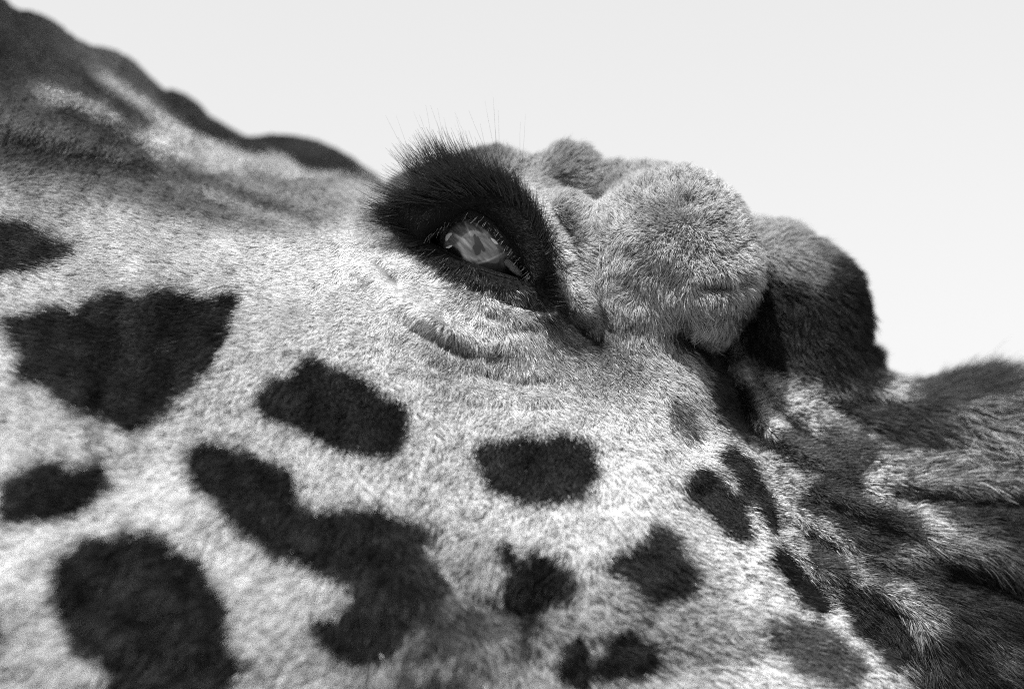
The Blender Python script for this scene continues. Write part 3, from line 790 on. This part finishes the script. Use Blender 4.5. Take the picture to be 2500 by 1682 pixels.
t /= np.linalg.norm(t, axis=1)[:, None] + 1e-6
LEN = [(0, 200, .55), (300, 300, .55), (600, 400, .55), (100, 430, .7), (500, 600, .75), (300, 800, .75), (300, 1200, .85), (1000, 700, .75), (1000, 900, .75), (800, 1200, .8), (1100, 1450, .7), (1300, 1490, .5), (1420, 1490, .5), (1650, 1150, .5), (1750, 1290, .5), (1850, 1480, .5), (1220, 1320, .6), (1480, 1290, .65), (1400, 1100, .75), (1400, 1400, .6),
       (1400, 850, .7), (1540, 500, .36), (1450, 520, .38), (1600, 600, .38), (1640, 500, .38), (1500, 700, .55), (1700, 600, .55), (1600, 790, .7), (1300, 560, .75), (1280, 370, .8), (1150, 370, .85), (1840, 650, .62), (1930, 800, .6), (1800, 950, .42), (1850, 1150, .42), (2000, 1100, .42), (2000, 1300, .45), (1980, 1420, .45), (1780, 1080, .42), (2250, 940, 1.05), (2150, 980, .9), (2250, 1150, .65), (2250, 1450, .65), (1850, 1500, .75)]
short = idw(LEN, UU, VV, 3, 40)[..., 0]
length = sample(short, hu, hv) * fl[:, 2] * .001 * np.clip(1 + .25 * R.standard_normal(N_HAIR), .4, 1.8) * (1 + .12 * Noise2(14, 33)(hu, hv))
lift = np.radians(fl[:, 3]) * np.clip(1 + .35 * R.standard_normal(N_HAIR), .2, 2.2) * np.clip(1 + .25 * Noise2(6, 34)(hu, hv), .3, 2)
inside_lid = poly_sd(EYE_BARE, hu, hv) > -4
length = np.where(inside_lid, np.minimum(length, .0022), length)
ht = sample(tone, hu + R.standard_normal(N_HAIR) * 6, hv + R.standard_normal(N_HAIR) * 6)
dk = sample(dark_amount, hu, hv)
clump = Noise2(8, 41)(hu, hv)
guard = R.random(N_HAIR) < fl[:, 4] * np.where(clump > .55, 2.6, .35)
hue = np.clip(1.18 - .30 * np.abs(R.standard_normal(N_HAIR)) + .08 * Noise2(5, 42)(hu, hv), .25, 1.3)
hue = np.where(dk > .5, np.exp(.55 * R.standard_normal(N_HAIR)), hue)  # sheen flecks on dark hair, put in as random tone
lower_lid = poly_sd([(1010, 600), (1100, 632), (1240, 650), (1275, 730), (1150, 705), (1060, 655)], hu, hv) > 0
hue = np.where(lower_lid, np.exp(1.1 * R.standard_normal(N_HAIR)), hue)  # glints of the wet lower lid painted as uneven hair tone
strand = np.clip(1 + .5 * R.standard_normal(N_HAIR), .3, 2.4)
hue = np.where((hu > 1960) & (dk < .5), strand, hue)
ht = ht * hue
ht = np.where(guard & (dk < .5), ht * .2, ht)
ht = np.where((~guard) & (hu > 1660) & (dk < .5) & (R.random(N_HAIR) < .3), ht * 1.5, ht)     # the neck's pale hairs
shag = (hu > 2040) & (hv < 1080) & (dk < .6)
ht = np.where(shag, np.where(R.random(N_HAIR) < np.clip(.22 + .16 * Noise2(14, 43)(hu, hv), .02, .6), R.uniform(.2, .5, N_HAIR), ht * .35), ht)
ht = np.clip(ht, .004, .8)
M = 4
pts = np.empty((N_HAIR, M, 3))
pos = root - nrm * .0004
pts[:, 0] = pos
for i in range(1, M):
    f = (i - .5) / (M - 1)
    an = lift * (1.35 - .9 * f)
    step = t * np.cos(an)[:, None] + nrm * np.sin(an)[:, None]
    step += R.standard_normal((N_HAIR, 3)) * .06
    pos = pos + step * (length / (M - 1))[:, None]
    pts[:, i] = pos
w0 = .000095 * np.clip(fl[:, 2] / 6, .8, 1.3)
w0 = np.where(inside_lid, .0001, w0)
rad = w0[:, None] * np.array([1.0, .95, .7, .15])[None]
for i, o in enumerate((body, near_horn, far_horn, mane)):
    s = hreg == i
    hair_object('fur', pts[s], rad[s], ht[s], M_FUR, o)


# ------------------------------------------------------------------ the eye
def uv_sphere(c, r, nu=48, nv=24, squash=(1, 1, 1)):
    vs_, fs = [], []
    for i in range(nv + 1):
        th = math.pi * i / nv
        for j in range(nu):
            ph = 2 * math.pi * j / nu
            vs_.append((c[0] + r * squash[0] * math.sin(th) * math.cos(ph), c[1] + r * squash[1] * math.sin(th) * math.sin(ph), c[2] + r * squash[2] * math.cos(th)))
    for i in range(nv):
        for j in range(nu):
            fs.append((i * nu + j, (i + 1) * nu + j, (i + 1) * nu + (j + 1) % nu, i * nu + (j + 1) % nu))
    return vs_, fs


M_IRIS, n_, b_, o_ = new_mat('iris')
at_ = n_.nodes.new('ShaderNodeAttribute')
at_.attribute_name = 'tone'
n_.links.new(at_.outputs['Fac'], b_.inputs['Base Color'])
b_.inputs['Roughness'].default_value = .3
b_.inputs['Specular IOR Level'].default_value = .3
M_WHITE = make_plain('dark_eye_white', .03, .25, .5, .2, 400)
M_PUPIL_REFL = make_plain('pupil_reflection', .006, .3, .2, 0, 100)
for m_ in (M_IRIS, M_WHITE, M_PUPIL_REFL):             # the tear-wet cornea over them
    b_ = m_.node_tree.nodes['Principled BSDF']
    b_.inputs['Coat Weight'].default_value = 1.0
    b_.inputs['Coat Roughness'].default_value = .02
    b_.inputs['Coat IOR'].default_value = 1.5
ER = .0225
ec = unproject(np.array([1092.]), np.array([562.]), np.array([-.0255]))[0]
eye = link('eye', None, giraffe)
eye.location = ec
vs_, fs = uv_sphere((0, 0, 0), ER)
link('eyeball', mesh_from('eyeball', vs_, fs, M_WHITE), eye)


def on_eye(u, v, r):
    """a point of the eyeball's front at height r over its centre"""
    x, y = (u - 1092.0) * S * 1.02, -(v - 562.0) * S * 1.02
    return np.stack([x, y, np.sqrt(np.maximum(r * r - x * x - y * y, 1e-9))], -1)


def make_iris():
    nr, na = 70, 160
    rr = np.repeat(np.arange(nr + 1) / nr, na)
    ph = np.tile(2 * math.pi * np.arange(na) / na, nr + 1)
    a, b = 98 * rr * np.cos(ph), 66 * rr * np.sin(ph)
    c, d_ = math.cos(.62), math.sin(.62)
    u, v = 1088 + a * c - b * d_, 560 + a * d_ + b * c
    # reflected sky painted into the iris as streaked grey, with a dark surround
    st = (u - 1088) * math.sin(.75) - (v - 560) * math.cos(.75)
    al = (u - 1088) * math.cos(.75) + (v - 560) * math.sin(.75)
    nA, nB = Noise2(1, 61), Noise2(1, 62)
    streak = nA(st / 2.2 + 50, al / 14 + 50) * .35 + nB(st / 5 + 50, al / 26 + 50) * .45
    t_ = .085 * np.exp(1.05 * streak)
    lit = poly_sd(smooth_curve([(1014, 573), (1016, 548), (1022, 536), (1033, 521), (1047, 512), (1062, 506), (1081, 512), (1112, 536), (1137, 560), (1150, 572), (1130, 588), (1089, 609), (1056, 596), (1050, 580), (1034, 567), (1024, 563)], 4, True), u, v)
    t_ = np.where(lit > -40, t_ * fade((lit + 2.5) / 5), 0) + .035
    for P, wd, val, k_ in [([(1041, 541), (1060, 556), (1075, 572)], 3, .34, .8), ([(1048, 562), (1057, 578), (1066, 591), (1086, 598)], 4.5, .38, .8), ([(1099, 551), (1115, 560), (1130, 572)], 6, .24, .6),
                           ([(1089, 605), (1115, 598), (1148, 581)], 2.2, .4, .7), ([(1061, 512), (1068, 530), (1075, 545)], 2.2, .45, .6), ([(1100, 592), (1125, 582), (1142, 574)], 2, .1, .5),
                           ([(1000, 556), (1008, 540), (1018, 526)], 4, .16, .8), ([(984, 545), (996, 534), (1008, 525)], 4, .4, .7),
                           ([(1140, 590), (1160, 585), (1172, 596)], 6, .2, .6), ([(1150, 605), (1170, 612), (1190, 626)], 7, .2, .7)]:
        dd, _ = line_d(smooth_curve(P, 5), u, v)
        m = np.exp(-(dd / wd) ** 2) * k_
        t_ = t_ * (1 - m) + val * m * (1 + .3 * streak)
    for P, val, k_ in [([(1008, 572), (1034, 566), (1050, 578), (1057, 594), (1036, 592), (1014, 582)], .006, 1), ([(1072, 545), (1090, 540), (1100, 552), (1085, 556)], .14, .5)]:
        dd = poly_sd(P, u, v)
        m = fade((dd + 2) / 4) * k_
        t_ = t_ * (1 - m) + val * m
    q_ = []
    for i_ in range(nr):
        for j_ in range(na):
            q_.append((i_ * na + j_, i_ * na + (j_ + 1) % na, (i_ + 1) * na + (j_ + 1) % na, (i_ + 1) * na + j_))
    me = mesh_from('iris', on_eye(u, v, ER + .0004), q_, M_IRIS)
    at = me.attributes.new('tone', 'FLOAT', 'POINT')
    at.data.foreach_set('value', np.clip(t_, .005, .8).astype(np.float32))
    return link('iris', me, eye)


def patch(name, P, r, mat):
    """a small irregular patch lying on the eyeball"""
    P = smooth_curve(P, 3, True)
    c = P.mean(0)
    ring = [c + (P - c) * f for f in (.02, .5, 1)]
    m_ = len(P)
    pts_ = on_eye(*np.concatenate(ring).T, r)
    q_ = [(i_ * m_ + j_, i_ * m_ + (j_ + 1) % m_, (i_ + 1) * m_ + (j_ + 1) % m_, (i_ + 1) * m_ + j_) for i_ in range(2) for j_ in range(m_)]
    return link(name, mesh_from(name, pts_, q_, mat), eye)


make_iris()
patch('pupil_reflection', [(1080, 545), (1084, 540), (1087, 548), (1090, 545), (1096, 556), (1102, 566), (1107, 577), (1102, 580), (1097, 573), (1096, 583), (1086, 588), (1081, 576), (1078, 570), (1083, 563), (1082, 553)], ER + .0008, M_PUPIL_REFL)  # pupil drawn dark in the shape of a reflected tree
M_GLINT = make_plain('painted_glint', .8, .2, .5, .2, 300)  # bright glints on the wet eye, drawn as pale patches
patch('painted_glint', [(1018, 541), (1025, 536), (1032, 538), (1026, 545), (1020, 554), (1016, 552)], ER + .0010, M_GLINT)
patch('painted_glint', [(1017, 569), (1026, 565), (1033, 565), (1024, 571)], ER + .0010, M_GLINT)
patch('painted_glint', [(1118, 549), (1128, 553), (1136, 563), (1128, 561)], ER + .0010, M_GLINT)


# lid margins: wet rolled rims along the opening
def rim(name, P, zz, r0, parent):
    P = smooth_curve(P, 8)
    c = unproject(P[:, 0], P[:, 1], np.interp(np.linspace(0, 1, len(P)), np.linspace(0, 1, len(zz)), zz))
    n = len(c)
    tan = np.gradient(c, axis=0)
    tan /= np.linalg.norm(tan, axis=1)[:, None]
    up = np.array([0, 0, 1.0])
    v_, f_ = [], []
    ns_ = 10
    for i in range(n):
        s = np.cross(tan[i], up)
        s /= np.linalg.norm(s)
        rr = r0 * (.35 + .65 * math.sin(math.pi * (i + .5) / n) ** .5) * (1 + .06 * math.sin(i * 1.7))
        for j in range(ns_):
            a_ = 2 * math.pi * j / ns_
            v_.append(c[i] + s * rr * math.cos(a_) + up * rr * 1.2 * math.sin(a_))
    for i in range(n - 1):
        for j in range(ns_):
            f_.append((i * ns_ + j, (i + 1) * ns_ + j, (i + 1) * ns_ + (j + 1) % ns_, i * ns_ + (j + 1) % ns_))
    return link(name, mesh_from(name, np.array(v_), f_, M_LID), parent)


UP_RIM = [(968, 546), (979, 536), (1016, 508), (1050, 490), (1073, 484), (1112, 504), (1143, 535), (1170, 564), (1200, 610), (1208, 634)]
LOW_RIM = [(968, 546), (985, 560), (1016, 577), (1053, 597), (1089, 611), (1112, 619), (1150, 630), (1190, 638), (1208, 634)]
rim('upper_eyelid', UP_RIM, [-.006, -.003, .001, .003, .003, .002, -.002, -.007], .0022, giraffe)
rim('lower_eyelid', LOW_RIM, [-.006, -.004, -.003, -.001, -.002, -.004, -.008], .0015, giraffe)


# ------------------------------------------------------------------ lashes
def lashes(name, n, root_line, root_z, spread, dirs, lens, curl, thick, seg=7, toward=(0.1, .5)):
    """dirs: (place along the lid, right, up) ; lens: (place, length mm)"""
    L = smooth_curve(root_line, 8)
    tt = R.random(n)
    seglen = np.r_[0, np.cumsum(np.hypot(*(L[1:] - L[:-1]).T))]
    seglen /= seglen[-1]
    u = np.interp(tt, seglen, L[:, 0]) + R.standard_normal(n) * spread
    v = np.interp(tt, seglen, L[:, 1]) + R.standard_normal(n) * spread
    z = np.interp(tt, [k_[0] for k_ in root_z], [k_[1] for k_ in root_z]) + R.standard_normal(n) * .0015
    dx_ = np.interp(tt, [k_[0] for k_ in dirs], [k_[1] for k_ in dirs])
    dy_ = np.interp(tt, [k_[0] for k_ in dirs], [k_[2] for k_ in dirs])
    a_ = R.standard_normal(n) * .09 + .20 * Noise2(11, 51)(u, v)
    dx_, dy_ = dx_ * np.cos(a_) - dy_ * np.sin(a_), dx_ * np.sin(a_) + dy_ * np.cos(a_)
    dz_ = R.uniform(toward[0], toward[1], n)
    d_ = np.stack([dx_, dy_, dz_], 1)
    d_ /= np.linalg.norm(d_, axis=1)[:, None]
    ln = np.interp(tt, [k_[0] for k_ in lens], [k_[1] for k_ in lens]) * .001 * R.uniform(.45, 1.2, n)
    p = np.empty((n, seg, 3))
    c = unproject(u, v, z)
    p[:, 0] = c
    bend = np.stack([np.full(n, curl[0]), np.full(n, curl[1]), np.full(n, curl[2])], 1)
    for i in range(1, seg):
        d_ = d_ + bend * (1.0 / seg) + R.standard_normal((n, 3)) * .03
        d_ /= np.linalg.norm(d_, axis=1)[:, None]
        c = c + d_ * (ln / (seg - 1))[:, None]
        p[:, i] = c
    r_ = thick * R.uniform(.7, 1.2, n)[:, None] * np.linspace(1, .25, seg)[None]
    return p, r_


def lash_object(name, sets, parent):
    seg = max(s[0].shape[1] for s in sets)
    p = np.concatenate([s[0] for s in sets])
    r_ = np.concatenate([s[1] for s in sets])
    return hair_object(name, p, r_, np.full(len(p), .012), M_LASH, parent)


LID_LINE = [(925, 505), (945, 465), (985, 435), (1040, 418), (1095, 420), (1145, 445), (1185, 490), (1215, 550), (1235, 620)]
LID_Z = [(0, -.002), (.3, .006), (.6, .008), (1, -.002)]
DIRS = [(0, -1, .35), (.2, -.95, .4), (.4, -.75, .6), (.55, -.55, .85), (.7, -.35, .95), (.85, -.1, 1), (1, .2, .9)]
LASH_LINE = [(905, 505), (960, 472), (1015, 449), (1064, 432), (1110, 426), (1150, 436), (1191, 468), (1225, 526), (1241, 600)]
LASH_DIRS = [(0, -1, .1), (.12, -1, .15), (.25, -.97, .25), (.4, -.85, .53), (.5, -.62, .78), (.62, -.3, .95), (.75, .1, 1), (.88, .55, .8), (1, .8, .5)]
lash_object('eyelashes', [
    lashes('a', 1500, LASH_LINE, [(0, 0), (.3, .009), (.6, .010), (1, .002)], 9, LASH_DIRS, [(0, 20), (.2, 29), (.35, 28), (.48, 22), (.6, 14), (.72, 10), (.85, 7), (1, 6)], (-.05, .25, -.2), .00014, 7, (-.1, .5)),
    lashes('b', 1500, LASH_LINE, [(0, 0), (.3, .007), (.6, .008), (1, 0)], 13, LASH_DIRS, [(0, 11), (.2, 15), (.35, 16), (.48, 13), (.6, 9), (.72, 7), (.85, 5), (1, 4)], (-.05, .3, -.2), .00014, 7, (-.2, .4)),
    lashes('f', 700, [(960, 425), (1000, 412), (1050, 402), (1090, 396)], [(0, -.002), (1, .0)], 12, [(0, -.75, .7), (.5, -.55, .85), (1, -.35, .95)], [(0, 20), (.5, 24), (1, 17)], (-.05, .3, -.3), .00014, 7, (-.3, .3)),
    lashes('e', 240, [(1200, 470), (1232, 540), (1245, 620), (1262, 690)], [(0, .002), (1, -.004)], 8, [(0, .6, .7), (.5, .9, .4), (1, 1, -.2)], [(0, 8), (1, 6)], (0, .2, -.2), .00012, 7, (-.1, .4)),
    lashes('c', 30, [(960, 420), (1040, 395), (1110, 400), (1190, 440)], LID_Z, 8, [(0, -.35, 1), (.4, -.3, 1), (.7, -.2, 1), (1, .05, 1)], [(0, 32), (.5, 36), (1, 34)], (-.03, .1, -.1), .00007),
], giraffe)
lash_object('lower_eyelashes', [
    lashes('a', 420, [(880, 480), (900, 510), (940, 550), (990, 590), (1050, 622), (1110, 640)], [(0, 0), (.5, .003), (1, .004)], 9, [(0, -.9, .5), (.4, -.6, -.2), (.7, -.4, -.5), (1, -.1, -.7)], [(0, 12), (.4, 7), (1, 5)], (-.1, .1, 0), .00012),
], giraffe)

p, r_ = lashes('d', 220, UP_RIM, [(0, -.003), (.5, .004), (1, -.003)], 3, [(0, -.5, -.7), (.5, -.6, -.8), (1, -.6, -.7)], [(0, 4), (.5, 4.5), (1, 4.5)], (0, -.1, -.1), .00006, 5, (-.2, .3))
hair_object('lash_reflection', p, r_, np.where(R.random(len(p)) < .45, R.uniform(.25, .7, len(p)), .01), M_FUR, giraffe)  # pale and dark hairs imitate lashes reflected against the sky

# the wet inner corner of the eye
rb = np.random.default_rng(5)
vs_, fs = uv_sphere((0, 0, 0), 1.0, 28, 16)
va = np.array(vs_)
bump = np.zeros(len(va))
for _ in range(60):
    d_ = rb.standard_normal(3)
    d_ /= np.linalg.norm(d_)
    bump += rb.uniform(-.3, .3) * np.exp(-((va - d_) ** 2).sum(1) / .05)
va = va * (1 + bump)[:, None] * np.array([.0058, .0018, .0028])
ca_, sa_ = math.cos(-.75), math.sin(-.75)
va[:, 0], va[:, 1] = va[:, 0] * ca_ - va[:, 1] * sa_, va[:, 0] * sa_ + va[:, 1] * ca_
va += unproject(np.array([1168.]), np.array([609.]), np.array([-.007]))[0]
M_WET = make_plain('wet_corner', .15, .1, .8, 1.0, 900)
link('tear_duct', mesh_from('tear_duct', va, fs, M_WET), giraffe)
